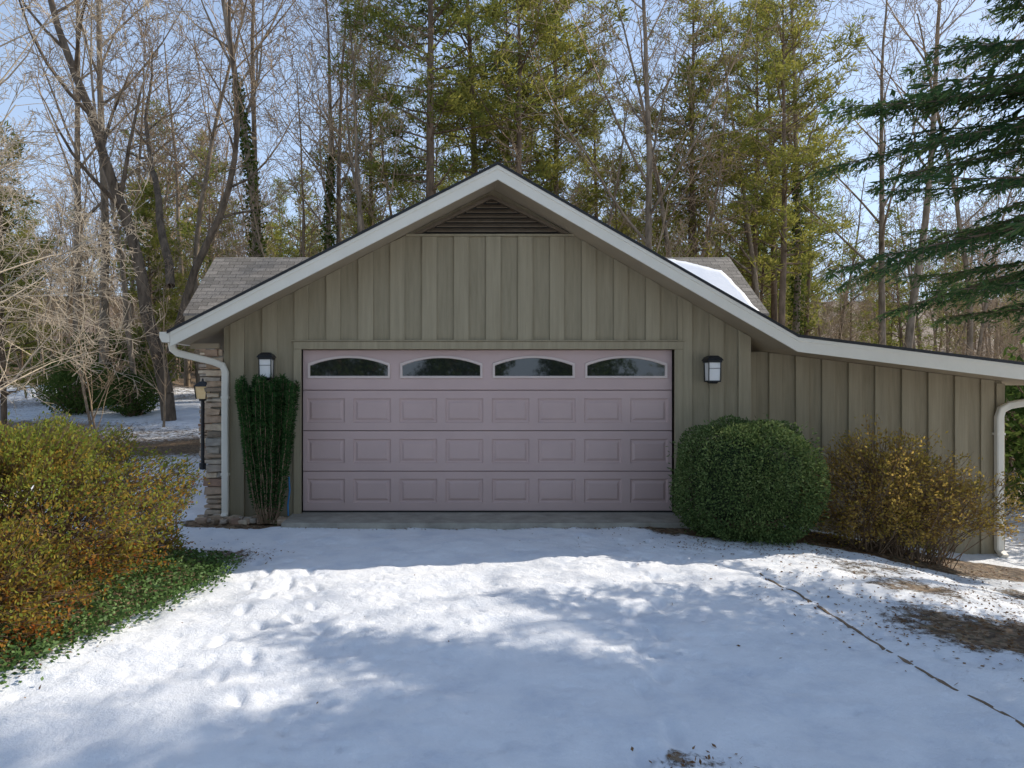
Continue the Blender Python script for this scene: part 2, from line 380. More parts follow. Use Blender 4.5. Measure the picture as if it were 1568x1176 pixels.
for z in(.1,1.0): w.box(7.445,7.555,.232,.345,z,z+.03)
w.build('gutter_downspout',[M_cream],G)
w=MB(); SY=.35
w.prism([(WR+.002,-.75),(7.6,-.75),(7.6,top(7.6)-.002),(WR+.33,top(WR+.33)-.002),(WR+.002,top(WR+.33)-.002)],SY,SY+.14,0)
w.box(7.46,7.6,SY+.142,5.0,-.9,top(7.6)-.03,0)
x=WR+.06
while x<7.5:
    bw=.175; w.prism([(x,-.7),(x+bw,-.7),(x+bw,min(top(x+bw),2.12)-.006),(x,min(top(x),2.12)-.006)],SY-.026+random.uniform(-.004,.004),SY-.0005,1); x+=.36
w.box(7.50-.0,7.612,SY-.034,SY-.0305,-.7,top(7.6)-.03,1)
w.build('lean_to_wall',[M_sid,M_sid2],G)
w=MB(); yF=.075; cw=(DX1-DX0)/8; sh=DZ/4
w.box(DX0,DX1,yF+.028,yF+.05,0,DZ,1)
def ring(rs,mi=0):
    v=[]; f=[]
    for (a,bq,c,d,y) in rs: v+=[(a,y,c),(bq,y,c),(bq,y,d),(a,y,d)]
    for i in range(len(rs)-1):
        for j in range(4): f.append((i*4+j,i*4+(j+1)%4,(i+1)*4+(j+1)%4,(i+1)*4+j))
    k=(len(rs)-1)*4; f.append((k,k+1,k+2,k+3)); w.add(v,f,mi)
def inset(r,d,y): return (r[0]+d,r[1]-d,r[2]+d,r[3]-d,y)
for s in range(4):
    z0=s*sh+.002; z1=(s+1)*sh-.002
    if s==0: z0=.012
    for zc,zd in((z0,z0+.006),(z1,z1-.006)):
        w.add([(DX0+.003,yF+.015,zc),(DX1-.003,yF+.015,zc),(DX1-.003,yF,zd),(DX0+.003,yF,zd)],[(0,1,2,3)])
    za,zb2=z0+.006,z1-.006
    for c in range(8):
        xa=DX0+c*cw+(.003 if c==0 else 0); xb=DX0+(c+1)*cw-(.003 if c==7 else 0)
        if s==3: w.add([(xa,yF,za),(xb,yF,za),(xb,yF,zb2),(xa,yF,zb2)],[(0,1,2,3)]); continue
        cxx=DX0+(c+.5)*cw; pr=(cxx-.248,cxx+.248,za+.10,za+.10+.318,yF)
        ring([(xa,xb,za,zb2,yF),pr,inset(pr,.010,yF+.016),inset(pr,.030,yF+.018),inset(pr,.060,yF+.003)])
w.box(DX0+.003,DX1-.003,yF-.012,yF+.02,-.006,.014,1)
w.build('garage_door',[M_door,M_seam],G)
M_wf=mat('window_frame',(.62,.50,.44),(.70,.58,.51),2,.45,.05,40)
w=MB()
for k in range(4):
    cxx=DX0+(2*k+1)*cw; hw=.545; z0=1.765; zs=1.965; zc=2.065; N=20
    def out_pts(o,y):
        P=[(cxx-hw+o,y,z0+o),(cxx+hw-o,y,z0+o)]
        for i in range(N+1):
            t=1-2*i/N; P.append((cxx+(hw-o)*t,y,zs-o+(zc-zs)*(1-t*t)))
        return P
    A=out_pts(0,yF-.001);B=out_pts(.004,yF-.022);C=out_pts(.028,yF-.022);D=out_pts(.034,yF-.005); L_=len(A)
    v=A+B+C+D; f=[]
    for r_ in range(3):
        for i in range(L_): j=(i+1)%L_; f.append((r_*L_+i,r_*L_+j,(r_+1)*L_+j,(r_+1)*L_+i))
    w.add(v,f,0); w.add(out_pts(.03,yF-.0055),[list(range(L_))],1)
w.build('door_window',[M_wf,M_glass],G)
w=MB(); w.box(DX0-.12,DX1+.14,-.64,.10,-.3,-.004); w.build('concrete_apron',[M_conc],None,bevel=.012)
def stones(w,x0,x1,y0,y1,z0,z1,axis_,proud):
    z=z0
    while z<z1:
        h=random.uniform(.05,.12); h=min(h,z1-z+.02); t=(x0 if axis_=='x' else y0); e=(x1 if axis_=='x' else y1)
        while t<e:
            L=random.uniform(.14,.42); L=min(L,e-t)
            if L<.06: break
            pr=proud+random.uniform(-.02,.04); g_=.008
            if axis_=='x': a=(t+g_-random.uniform(0,.03),t+L-g_,y0-pr,y1,z+g_,z+h-g_)
            else: a=(x0-pr,x1,t+g_,t+L-g_,z+g_,z+h-g_)
            o=len(w.v); w.box(*a)
            for i in range(o,len(w.v)):
                w.v[i]=tuple(c+random.uniform(-.012,.012) for c in w.v[i])
            t+=L
        z+=h
w=MB(); stones(w,-3.10,-2.90,.06,5.3,-.2,2.10,'y',.0)
stones(w,-3.12,-2.893,-.01,.055,-.2,2.13,'x',.0)
o=w.build('stone_veneer',[M_stone],G,bevel=.014)
w=MB(); w.box(-3.05,-2.892,.03,5.3,-.3,2.10); w.build('stone_backing',[M_conc],G)
w=MB(); w.box(-3.32,-2.95,-.02,.07,2.155,2.22); w.box(-3.32,-2.95,1.4,1.5,2.155,2.22); w.build('rafter_tail',[M_soff],G)
HY0,HR,HZ,HS=5.05,7.01,4.65,.77
w=MB()
def hz(y): return HZ-HS*abs(HR-y)
for (ya,yb) in((HY0,HR),(HR,8.97)):
    w.prismx([(ya,hz(ya)),(yb,hz(yb)),(yb,hz(yb)-.05),(ya,hz(ya)-.05)],-5.35,6.67,0)
    w.prismx([(ya,hz(ya)-.052),(yb,hz(yb)-.052),(yb,hz(yb)-.2),(ya,hz(ya)-.2)],-5.32,6.64,1)
w.build('house_roof',[M_shing,M_soff],G)
w=MB(); w.prismx([(5.4,-.5),(8.6,-.5),(8.6,hz(8.6)-.21),(HR,hz(HR)-.21),(5.4,hz(5.4)-.21)],-5.05,6.4); w.build('house_wall',[M_sid],G)
w=MB(); stones(w,-5.10,-4.6,5.30,5.39,0,2.9,'x',.0); w.build('stone_corner',[M_stone],G,bevel=.018)
M_snow=mat('roof_snow',(.80,.82,.86),(.9,.9,.92),3,.6,.4,20)
nx2,ny2=60,30
uu=np.linspace(0,1,nx2); vv=np.linspace(0,1,ny2); U,W_=np.meshgrid(uu,vv)
xx=4.3+U*2.2; yy=HY0+.06+W_*1.82
edge=np.minimum(np.minimum(U/.16,(1-U)/.05),np.minimum(W_/.05,(1-W_)/.12)); 
edge=edge-6*np.clip(W_*.55+U-.98,0,1)+ (fbm(xx*3,yy*3)-.5)*1.4
zz_=HZ-HS*(HR-yy)+np.clip(edge,-.4,1)*.05+.004
V=np.stack([xx,yy,zz_],-1).reshape(-1,3); id2=np.arange(nx2*ny2).reshape(ny2,nx2)
Fq=np.stack([id2[:-1,:-1],id2[:-1,1:],id2[1:,1:],id2[1:,:-1]],-1).reshape(-1,4)
me=mesh_quads('roof_snow_patch',[(V,Fq,0)],[M_snow]); me.shade_smooth(); place('roof_snow_patch',me,parent=G)

# ------------------------------------------------------------------ wall lanterns, lamp post
def sconce(x,z):
    w=MB(); y=-.04
    w.box(x-.06,x+.06,y,y+.03,z-.02,z+.15)
    w.box(x-.018,x+.018,y-.07,y,z+.10,z+.125)
    yc=y-.11
    def frus(a,b2,z0,z1,mi): w.add([(x-a,yc-a,z0),(x+a,yc-a,z0),(x+a,yc+a,z0),(x-a,yc+a,z0),(x-b2,yc-b2,z1),(x+b2,yc-b2,z1),(x+b2,yc+b2,z1),(x-b2,yc+b2,z1)],[(0,3,2,1),(4,5,6,7),(0,1,5,4),(1,2,6,5),(2,3,7,6),(3,0,4,7)],mi)
    frus(.105,.085,z+.10,z+.135,0); frus(.085,.05,z+.1355,z+.165,0); frus(.09,.09,z+.075,z+.0995,0)
    frus(.066,.072,z-.155,z+.0745,1); frus(.078,.078,z-.175,z-.1555,0); frus(.04,.055,z-.195,z-.1755,0)
    for sx in(-1,1):
        for sy in(-1,1):
            w.box(x+sx*.076-.005,x+sx*.076+.005,yc+sy*.076-.005,yc+sy*.076+.005,z-.155,z+.0748)
    w.box(x-.078,x+.078,yc-.081,yc-.077,z-.003,z+.003)
    w.build('wall_lantern',[M_black,M_frost],None)
sconce(-2.29,1.93); sconce(3.46,1.89)
lx,ly=-4.72,4.4; lz=gh(lx,ly)
w=MB()
w.sweep([(lx,ly,lz-.2),(lx,ly,lz+.12)],.07,.07,0,10); w.sweep([(lx,ly,lz+.12),(lx,ly,1.36)],.035,.035,0,10)
w.sweep([(lx,ly,1.36),(lx,ly,1.40)],.075,.075,0,8)
def fr(a,b2,z0,z1,mi):
    w.add([(lx-a,ly-a,z0),(lx+a,ly-a,z0),(lx+a,ly+a,z0),(lx-a,ly+a,z0),(lx-b2,ly-b2,z1),(lx+b2,ly-b2,z1),(lx+b2,ly+b2,z1),(lx-b2,ly+b2,z1)],[(0,3,2,1),(4,5,6,7),(0,1,5,4),(1,2,6,5),(2,3,7,6),(3,0,4,7)],mi)
fr(.09,.115,1.402,1.64,1); fr(.15,.04,1.642,1.74,0); fr(.02,.01,1.741,1.80,0)
for sx in(-1,1):
    for sy in(-1,1):
        w.sweep([(lx+sx*.095,ly+sy*.095,1.40),(lx+sx*.12,ly+sy*.12,1.645)],.018,.018)
w.build('lamp_post',[M_black,M_sunlit],None)
w=MB(); w.sweep([(-2.02,-.10,-.02),(-2.03,-.08,.12),(-2.01,-.06,.3),(-2.02,-.06,.48)],.011,.011,0,8); w.build('garden_hose',[M_hose],None)
pts=np.linspace(-7,-2.6,60); w=MB(); v=[];f=[]
for i,y in enumerate(pts):
    x=2.95+.012*math.sin(y*3)+random.uniform(-.006,.006); hw=.005+random.uniform(0,.009)
    j=np.searchsorted(ys,y); i_=np.searchsorted(xs,x); z=Z[min(j,ny-1),min(i_,nx-1)]+random.uniform(-.006,.004)
    v+=[(x-hw,y,z-.04),(x-hw,y,z+.005),(x+hw,y,z+.005),(x+hw,y,z-.04)]
    if i: 
        for a in range(3): f.append((4*i-4+a,4*i-4+a+1,4*i+a+1,4*i+a))
w.add(v,f); w.build('driveway_edging',[mat('edging_wood',(.13,.09,.05),(.26,.18,.12),12,.9,.3,30)],None)

# ------------------------------------------------------------------ shrubs
def superpts(n,c,r,p,shell,amp,fr,zmin=-1.,flat=1.):
    u=rng.normal(size=(n*2,3)); u=norm(u); u=u[u[:,2]>zmin][:n]
    rr=(np.abs(u[:,0]/r[0])**p+np.abs(u[:,1]/r[1])**p+np.abs(u[:,2]/r[2])**p)**(-1/p)
    ph=rng.random((6,3))*6; lump=np.zeros(len(u))
    for i in range(6):
        k=rng.normal(size=3)*fr; lump+=np.sin(u@k+ph[i,0])
    lump=1+amp*lump/2.2
    tt=1-shell*rng.random(len(u))**1.6
    return np.array(c)+u*(rr*lump*tt)[:,None], u
def stems(base,targets,r0,r1,nseg=4,bow=.15,bs=.12):
    out=[]
    for T in targets:
        b0=Vector(base)+Vector((random.uniform(-bs,bs),random.uniform(-bs*.6,bs*.6),0)); T=Vector(T)
        prev=b0; off=Vector((random.uniform(-bow,bow),random.uniform(-bow,bow),0))
        for i in range(1,nseg+1):
            t=i/nseg; h=Vector((0,0,.25*(T-b0).length*math.sin(t*math.pi)*.5))
            q=b0.lerp(T,t)+off*math.sin(t*math.pi)+h
            out.append((*prev,*q,r0+(r1-r0)*(i-1)/nseg,r0+(r1-r0)*t)); prev=q
    return out
L_box=leafmat('boxwood_leaf',[(.035,.06,.025),(.08,.125,.04),(.16,.215,.075),(.30,.34,.15)],2.5,.25,.6,zgrad=(.2,1.4))  # height gradient paints the sunlit crown into the leaf colour
L_yew=leafmat('yew_leaf',[(.02,.05,.02),(.045,.10,.03),(.09,.16,.05)],3,.25,.6)
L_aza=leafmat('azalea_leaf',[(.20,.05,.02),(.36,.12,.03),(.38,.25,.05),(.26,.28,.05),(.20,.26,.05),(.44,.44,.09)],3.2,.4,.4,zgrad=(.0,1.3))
L_ora=leafmat('barberry_leaf',[(.14,.15,.04),(.34,.27,.06),(.58,.40,.10),(.30,.18,.06),(.62,.50,.18)],3,.45,.45)
L_vin=leafmat('vinca_leaf',[(.04,.08,.025),(.10,.17,.05),(.22,.31,.13)],4,.2,.7)
L_dry=leafmat('dry_leaf',[(.10,.05,.025),(.2,.11,.055),(.30,.19,.10)],4,.15,.7)
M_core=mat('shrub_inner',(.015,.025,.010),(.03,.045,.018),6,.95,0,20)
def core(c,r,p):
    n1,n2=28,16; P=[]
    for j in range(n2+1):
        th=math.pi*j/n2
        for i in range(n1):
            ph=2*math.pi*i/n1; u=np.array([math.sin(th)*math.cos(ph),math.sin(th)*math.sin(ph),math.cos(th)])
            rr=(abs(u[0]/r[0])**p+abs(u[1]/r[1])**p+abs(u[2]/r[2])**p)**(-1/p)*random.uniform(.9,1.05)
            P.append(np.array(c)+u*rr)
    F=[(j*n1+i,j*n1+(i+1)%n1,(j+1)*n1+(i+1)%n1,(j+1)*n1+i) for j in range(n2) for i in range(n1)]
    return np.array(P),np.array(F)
c=(3.50,-1.02,.56); r=(.76,.62,.68)
P,U_=superpts(46000,c,r,3.2,.18,.05,6)
P2,U2=superpts(1500,c,(r[0]+.04,r[1]+.04,r[2]+.04),3.2,.06,.06,7)
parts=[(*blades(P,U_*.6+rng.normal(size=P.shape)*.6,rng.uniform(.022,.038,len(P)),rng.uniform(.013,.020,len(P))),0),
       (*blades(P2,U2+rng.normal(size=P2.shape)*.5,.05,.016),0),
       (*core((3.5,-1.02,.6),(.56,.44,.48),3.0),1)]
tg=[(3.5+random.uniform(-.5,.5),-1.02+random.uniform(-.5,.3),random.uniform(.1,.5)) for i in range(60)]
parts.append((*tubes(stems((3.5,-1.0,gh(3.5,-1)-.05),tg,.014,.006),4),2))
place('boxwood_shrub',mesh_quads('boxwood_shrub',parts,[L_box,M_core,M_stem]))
segs=[];C=[];A=[]
for i in range(80):
    a=random.uniform(-1,1); b_=random.uniform(-1,1)
    top_=Vector((-2.25+a*.37,-.33+b_*.2,1.73+random.uniform(-.14,.07))); bs=Vector((-2.22+a*.09,-.33+b_*.06,-.06)); prev=bs
    n_=9
    for k in range(1,n_+1):
        t=k/n_; q=bs.lerp(top_,t); q.x=bs.x+(top_.x-bs.x)*t**.62+random.uniform(-.013,.013); q.y=bs.y+(top_.y-bs.y)*t**.7
        segs.append((*prev,*q,.010*(1-t*.7),.010*(1-t*.7)))
        m_=int(10+70*min(1,t*1.25))if t>.12 else 4
        for _ in range(m_):
            s=random.random(); c0=prev.lerp(q,s); d=Vector((random.gauss(0,1),random.gauss(0,1),random.gauss(.5,.7))).normalized()
            C.append(c0+d*.028); A.append(d)
        prev=q
C=np.array(C);A=np.array(A)
place('columnar_yew',mesh_quads('columnar_yew',[(*tubes(segs,5),1),(*blades(C,A,.062,.013),0)],[L_yew,M_stem]))
def twiggy(name,c,r,p,ntip,nleaf,L,W,lm,amp,fr,base,zmin=-.35,nst=260,spread=.09,r0=.010,bs=.12):
    T,U_=superpts(ntip,c,r,p,.38,amp,fr,zmin)
    C=np.repeat(T,nleaf,0)+rng.normal(size=(len(T)*nleaf,3))*np.array([spread,spread,spread*.8])
    A=np.repeat(U_,nleaf,0)*.5+rng.normal(size=C.shape)*.6+np.array([0,0,.4])
    g_=ground_h(C[:,0],C[:,1]); ok=C[:,2]>g_+.02; C=C[ok];A=A[ok]
    sel=rng.choice(len(T),nst,replace=False)
    sg=stems(base,T[sel],r0,.003,5,.12,bs)
    for q,u in zip(T,U_):
        d=Vector(u)*.16+Vector((random.uniform(-.05,.05),random.uniform(-.05,.05),random.uniform(0,.09)))
        sg.append((*(Vector(q)-d),*(Vector(q)+d*.5),.0035,.0018))
    me=mesh_quads(name,[(*tubes(sg,3),1),(*blades(C,A,rng.uniform(L*.6,L*1.2,len(C)),rng.uniform(W*.7,W*1.2,len(C))),0)],[lm,M_stem])
    place(name,me); 
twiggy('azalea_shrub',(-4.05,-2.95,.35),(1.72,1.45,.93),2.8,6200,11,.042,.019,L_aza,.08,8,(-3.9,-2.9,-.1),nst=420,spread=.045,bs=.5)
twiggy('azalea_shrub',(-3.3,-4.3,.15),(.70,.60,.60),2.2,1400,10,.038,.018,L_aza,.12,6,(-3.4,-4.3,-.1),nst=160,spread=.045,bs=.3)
twiggy('barberry_shrub',(5.22,-.80,.38),(.88,.60,.72),2.2,1250,11,.042,.022,L_ora,.26,8,(5.2,-.8,-.4),nst=120,spread=.05,bs=.35,r0=.008,zmin=-.8)
twiggy('barberry_shrub',(6.00,-1.0,.12),(.68,.4,.55),2.0,330,9,.042,.02,L_ora,.32,6,(5.7,-.95,-.5),nst=50,spread=.05,bs=.2,r0=.007)
n_=14000; yy=rng.uniform(-6.2,-2.2,n_); xx=left_edge(yy)+.06-rng.random(n_)**1.2*1.05+rng.normal(size=n_)*.07
zz_=ground_h(xx,yy)+rng.random(n_)*.10+.01
C=np.stack([xx,yy,zz_],1); A=rng.normal(size=(n_,3))*np.array([1,1,.35])+np.array([0,0,.2])
place('vinca_groundcover',mesh_quads('vinca_groundcover',[(*blades(C,A,rng.uniform(.025,.045,n_),.022),0)],[L_vin]))
def scatter(n,cx,cy,sx,sy):
    x=rng.normal(cx,sx,n); y=rng.normal(cy,sy,n); return x,y
xs_,ys_=[],[]
for a in[(1500,4.6,-.95,1.2,.38),(900,4.0,-4.0,.6,.45),(1200,5.2,-3.0,1.1,.9),(360,-2.3,-2.0,.28,.22),(220,-2.5,-3.2,.16,.8),(260,3.7,-3.2,.7,1.0),(150,-2.4,-.3,.5,.12),(160,-.5,-.68,1.4,.03),(160,2.2,-.68,.7,.03),(260,3.3,-1.6,.5,.16),(25,1.15,-5.75,.15,.06),(16,0,-4,2,1)]:
    a_,b_=scatter(*a); xs_.append(a_); ys_.append(b_)
xx=np.concatenate(xs_);yy=np.concatenate(ys_)
ii=np.clip(np.searchsorted(xs,xx),0,nx-1); jj=np.clip(np.searchsorted(ys,yy),0,ny-1)
ok=~((yy>-.655)&(xx>-2.0)&(xx<3.16)); C=np.stack([xx,yy,Z[jj,ii]+.008],1)[ok]
A=rng.normal(size=C.shape)*np.array([1,1,.25]); up=rng.normal(size=C.shape)*.35+np.array([0,0,1.])
place('fallen_leaves',mesh_quads('fallen_leaves',[(*blades(C,A,rng.uniform(.015,.042,len(C)),rng.uniform(.006,.02,len(C)),up),0)],[L_dry]))
w=MB()
for i in range(60):
    x=random.uniform(-3.2,-1.95); y=random.uniform(-.35,-.06); s=random.uniform(.025,.06); z=-.055
    o=len(w.v); w.box(x-s,x+s*random.uniform(.7,1.3),y-s,y+s*.8,z-.02,z+s*.8)
    for k in range(o,len(w.v)): w.v[k]=tuple(c+random.uniform(-.01,.01) for c in w.v[k])
w.build('edging_rocks',[M_stone],None,bevel=.02)

# ------------------------------------------------------------------ trees
def rv(): return Vector((random.gauss(0,1),random.gauss(0,1),random.gauss(0,1))).normalized()
def grow(S,p,d,L,r,lv,cfg):
    n_=cfg['seg'][lv]; st=L/n_; nodes=[(p.copy(),r,d.copy())]; end=cfg['end'][lv]
    for i in range(n_):
        d=(d+rv()*cfg['wig'][lv]+Vector((0,0,cfg['trop'][lv]))).normalized()
        q=p+d*st; ra=r*(1-(1-end)*i/n_); rb=r*(1-(1-end)*(i+1)/n_)
        S.append((*p,*q,max(ra,cfg['rmin']),max(rb,cfg['rmin']))); p=q; nodes.append((p.copy(),rb,d.copy()))
    if lv+1<len(cfg['seg']) and cfg['cnt'][lv]:
        for c in range(cfg['cnt'][lv]):
            t=cfg['st'][lv]+(1-cfg['st'][lv])*((c+random.random())/cfg['cnt'][lv])
            f=t*n_; i=min(int(f),n_-1); a,b_=nodes[i],nodes[i+1]; q=a[0].lerp(b_[0],f-i)
            ax=rv(); ax=(ax-ax.dot(a[2])*a[2]).normalized(); ang=R(random.uniform(*cfg['ang'][lv]))
            cd=a[2]*math.cos(ang)+ax*math.sin(ang)
            grow(S,q,cd,L*cfg['rat'][lv]*(1.15-.65*t)*random.uniform(.7,1.25),a[1]*cfg['rr'][lv],lv+1,cfg)
def bare(H,r,seed,first=.35,cnt=(15,6,5,3),wig0=.05,rmin=.008,ivy=False,fork=False,mats=None,low=.36,trop=(.04,.10,.04,0,0)):
    random.seed(seed)
    cfg=dict(seg=(14,6,3,2,1),end=(.18,.15,.2,.3,.5),wig=(wig0,.17,.22,.28,.3),trop=trop,cnt=cnt,st=(first,.2,.15,.1,0),
      ang=((28,60),(30,60),(30,65),(30,70)),rat=(low,.42,.45,.5),rr=(.45,.5,.55,.6),rmin=rmin)
    S=[]; grow(S,Vector((0,0,-.4)),Vector((0,0,1)),H,r,0,cfg)
    if fork:
        cfg2=dict(cfg); cfg2['wig']=(.16,.26,.3,.3,.3); 
        for k in range(2): grow(S,Vector((0,0,H*(.12+.12*k))),Vector((random.choice([-1,1])*.4,random.uniform(-.3,.3),1)).normalized(),H*.72,r*.62,0,cfg2)
    big=[s for s in S if s[6]>.035]; sm=[s for s in S if s[6]<=.035]
    parts=[(*tubes(big,7),0)]+([(*tubes(sm,3),2)] if sm else [])
    if ivy:
        C=[];A=[]
        for s in S[:8]:
            a=np.array(s[:3]);b_=np.array(s[3:6]); n_=300
            t=rng.random((n_,1)); th=rng.random(n_)*6.283; rad=(s[6]+.03+rng.random(n_)**2*.24*(1 if a[2]<H*.4 else .4))
            C.append(a+(b_-a)*t+np.stack([np.cos(th)*rad,np.sin(th)*rad,rng.normal(size=n_)*.1],1)); A.append(rng.normal(size=(n_,3)))
        parts.append((*blades(np.concatenate(C),np.concatenate(A),.13,.09),1))
    return mesh_quads('bare_tree',parts,mats or [M_bark,L_ivy,M_twig])
L_ivy=leafmat('ivy_leaf',[(.03,.055,.015),(.08,.11,.025),(.17,.19,.04)],1,.3,.7)
L_pine=leafmat('pine_needles',[(.08,.12,.035),(.18,.21,.05),(.34,.32,.075),(.52,.45,.13)],.45,.5,.45,.3)
L_und=leafmat('evergreen_leaf',[(.04,.07,.02),(.09,.14,.035),(.19,.22,.06)],.8,.35,.6,.3)
def pine(H,r,seed,first=.38,Lmax=3.6,nb=80,nc=9,nbld=20,mats=None,fan=1.0):
    random.seed(seed); S=[];C=[];A=[]
    p=Vector((0,0,-.4)); d=Vector((0,0,1)); n_=16; nodes=[]
    for i in range(n_):
        d=(d+rv()*.025+Vector((0,0,.05))).normalized(); q=p+d*H/n_; S.append((*p,*q,r*(1-.9*i/n_),r*(1-.9*(i+1)/n_))); nodes.append((p,q)); p=q
    for b_ in range(nb):
        t=first+(1-first)*(b_+random.random())/nb
        if random.random()<.12: continue
        f=min(t*n_,n_-.01); i=int(f); q=nodes[i][0].lerp(nodes[i][1],f-i)
        u=(t-first)/(1-first); L=Lmax*(.35+.9*min(1,u*3))*(1-u)**.6*random.uniform(.55,1.2)+.3
        az=random.uniform(0,6.283); d=Vector((math.cos(az),math.sin(az),random.uniform(-.05,.35)+u*.5)).normalized()
        pp=q; k=4; ns=[]
        for j in range(k):
            d=(d+rv()*.14+Vector((0,0,.05))).normalized(); qq=pp+d*L/k; S.append((*pp,*qq,.045*(1-j/k)*(1-u*.5)+.008,.045*(1-(j+1)/k)*(1-u*.5)+.006)); ns.append((pp,qq)); pp=qq
        m_=max(3,int(nc*L/Lmax*1.2))
        for c in range(m_):
            s=random.uniform(.3,1.03)*k; j=min(int(s),k-1); base=ns[j][0].lerp(ns[j][1],s-j)
            side=Vector((-d.y,d.x,0))*random.gauss(0,.16*L*.9)*1.0; ce=base+side+Vector((0,0,random.uniform(-.05,.3)))
            S.append((*base,*ce,.014,.008))
            for _ in range(nbld):
                dd=(Vector((random.gauss(0,1),random.gauss(0,1),random.gauss(.35,.7)))+d*.5).normalized()
                C.append(ce+dd*random.uniform(.06,.28)*fan+Vector((random.gauss(0,.13),random.gauss(0,.13),random.gauss(0,.07)))*fan); A.append(dd)
    big=[s for s in S if s[6]>.05]; sm=[s for s in S if s[6]<=.05]
    C=np.array(C);A=np.array(A)
    return mesh_quads('pine_tree',[(*tubes(big,8),0),(*tubes(sm,3),0),(*blades(C,A,rng.uniform(.22,.38,len(C))*fan,rng.uniform(.04,.07,len(C))*fan),1)],mats or [M_barkp,L_pine])
B=[bare(21,.18,1),bare(19,.15,2,first=.45,wig0=.07),bare(23,.20,3,first=.5),bare(17,.12,4,first=.3,wig0=.09)]
BI=[bare(21,.19,5,first=.45,ivy=True),bare(19,.17,6,first=.42,ivy=True,wig0=.07)]
BF=bare(18,.24,8,first=.35,wig0=.13,fork=True,ivy=False,cnt=(11,6,5,3),mats=[M_barkd,L_ivy,M_twig])
SP=[bare(7,.06,9,first=.12,wig0=.12,rmin=.005,cnt=(14,6,4,2),low=.5),bare(5,.045,10,first=.1,wig0=.15,rmin=.005,cnt=(12,6,4,2),low=.55)]
PL=bare(9,.075,12,first=.12,wig0=.14,rmin=.0045,cnt=(16,8,6,4),low=.55,mats=[M_barkl,L_ivy,M_barkl],trop=(.03,.03,-.02,-.03,-.02))
PN=[pine(24,.24,21,first=.33,Lmax=4.0,nb=88,nc=11),pine(21,.20,22,first=.36,Lmax=3.6,nb=88,nc=11),pine(25,.26,23,first=.42,Lmax=4.8,nb=88,nc=12),pine(12,.13,24,first=.12,Lmax=2.6,nb=80)]
DB=[bare(20,.17,31,cnt=(14,7,4,0),rmin=.014),bare(18,.13,32,first=.40,wig0=.07,cnt=(14,7,4,0),rmin=.014),bare(12,.07,35,first=.15,wig0=.09,cnt=(16,7,4,0),rmin=.014,low=.45)]
DP=[pine(20,.2,33,first=.3,Lmax=3.8,nb=60,nc=6,nbld=12,fan=1.7),pine(16,.17,34,first=.12,Lmax=3.2,nb=64,nc=5,nbld=12,fan=1.7)]
def shrubmesh(seed,n=5000,h=1.6,r=1.2):
    P,U_=superpts(n,(0,0,h*.5),(r,r,h*.55),2,.5,.2,4)
    sg=stems((0,0,-.2),P[:50],.03,.01)
    return mesh_quads('evergreen_shrub',[(*blades(P,rng.normal(size=P.shape),.12,.05),0),(*tubes(sg,4),1)],[L_und,M_stem])
SH=[shrubmesh(1),shrubmesh(2,6000,2.2,1.1)]
random.seed(99)
def tree(name,me,x,y,sc=1,rot=None,sink=0):
    place(name,me,(x,y,gh(x,y)-sink),random.uniform(0,6.28) if rot is None else rot,sc)
tree('bare_tree',BF,-8.8,13,1.0,2.6)
for x,y,k in((-6.8,16,0),(-4.9,19.5,1),(16.2,23,0)): tree('ivy_covered_tree',BI[k],x,y,random.uniform(.95,1.1))
for x,y,k,s in((-.45,17,0,1.0),(1.6,20,2,.95),(5.0,22,1,1.05),(3.4,27,0,1.0),(13.6,18.5,1,.92),(11.3,22,2,.85),(-3.8,26,1,.95),(17.5,27,0,.9),(8.5,29,2,.75),(2.9,18.5,1,1.0),(15.0,24,0,.85)): tree('pine_tree',PN[k],x,y,s)
for x,y,k in((7.4,16,0),(8.9,18,1),(17.8,17.5,2),(-13,17,2),(-2.4,18,3),(20.5,18,1),(-4.4,20,0),(-11,15.5,3),(-9.9,19,1),(-7.9,22,2),(10,19.5,3),(-2.9,15.5,1),(19.2,21,0),(-15,19,0),(6.1,19,3)): tree('bare_tree',B[k],x,y,random.uniform(.85,1.05))
tree('pine_tree',PN[3],-13.2,11.5,.75); tree('pine_tree',PN[3],-11.5,18,.7)
tree('pale_twig_tree',PL,-8.6,3.2,1.0,.5); tree('pale_twig_tree',PL,-11.0,7.2,1.1,2.4); tree('pale_twig_tree',PL,-8.2,.6,.95,4.6)
for x,y,s in((-10.5,14,.9),(-7.6,15.5,.7),(-12.8,15,1.1),(-6.0,12.5,.5),(-13.5,19,1.8),(11.8,2.6,1.4),(10.6,1.6,1.0),(13,5,1.5),(18,12,1.6)): tree('evergreen_shrub',SH[random.randint(0,1)],x,y,s)
for x,y,k in((-10,10.5,1),(-12.5,9,0),(-8.4,11.5,1),(-7.0,12.8,1),(-9.2,9.2,1),(15,9,0),(17,12,0),(12.5,11,1),(-15,10,0)): tree('sapling_tree',SP[k],x,y,random.uniform(.7,1.2))
for x,y,k,s in((18,.6,1,.85),(22,2.5,0,.9),(15.5,-3.2,3,.9),(19,-3.5,0,.9),(14.5,1.0,3,.8)): tree('bare_tree',B[k],x,y,s)
tree('pine_tree',PN[2],13.4,-1.3,.74)
for x,y,k in((-6,-30,0),(0,-34,1),(6,-29,0),(-13,-32,1),(14,-32,1)): tree('pine_tree',DP[k],x,y,1)
for x,y in((-5,-25),(1,-24),(7,-26)): tree('evergreen_shrub',SH[1],x,y,2.2)
DF=empty('distant_forest')
random.seed(5)
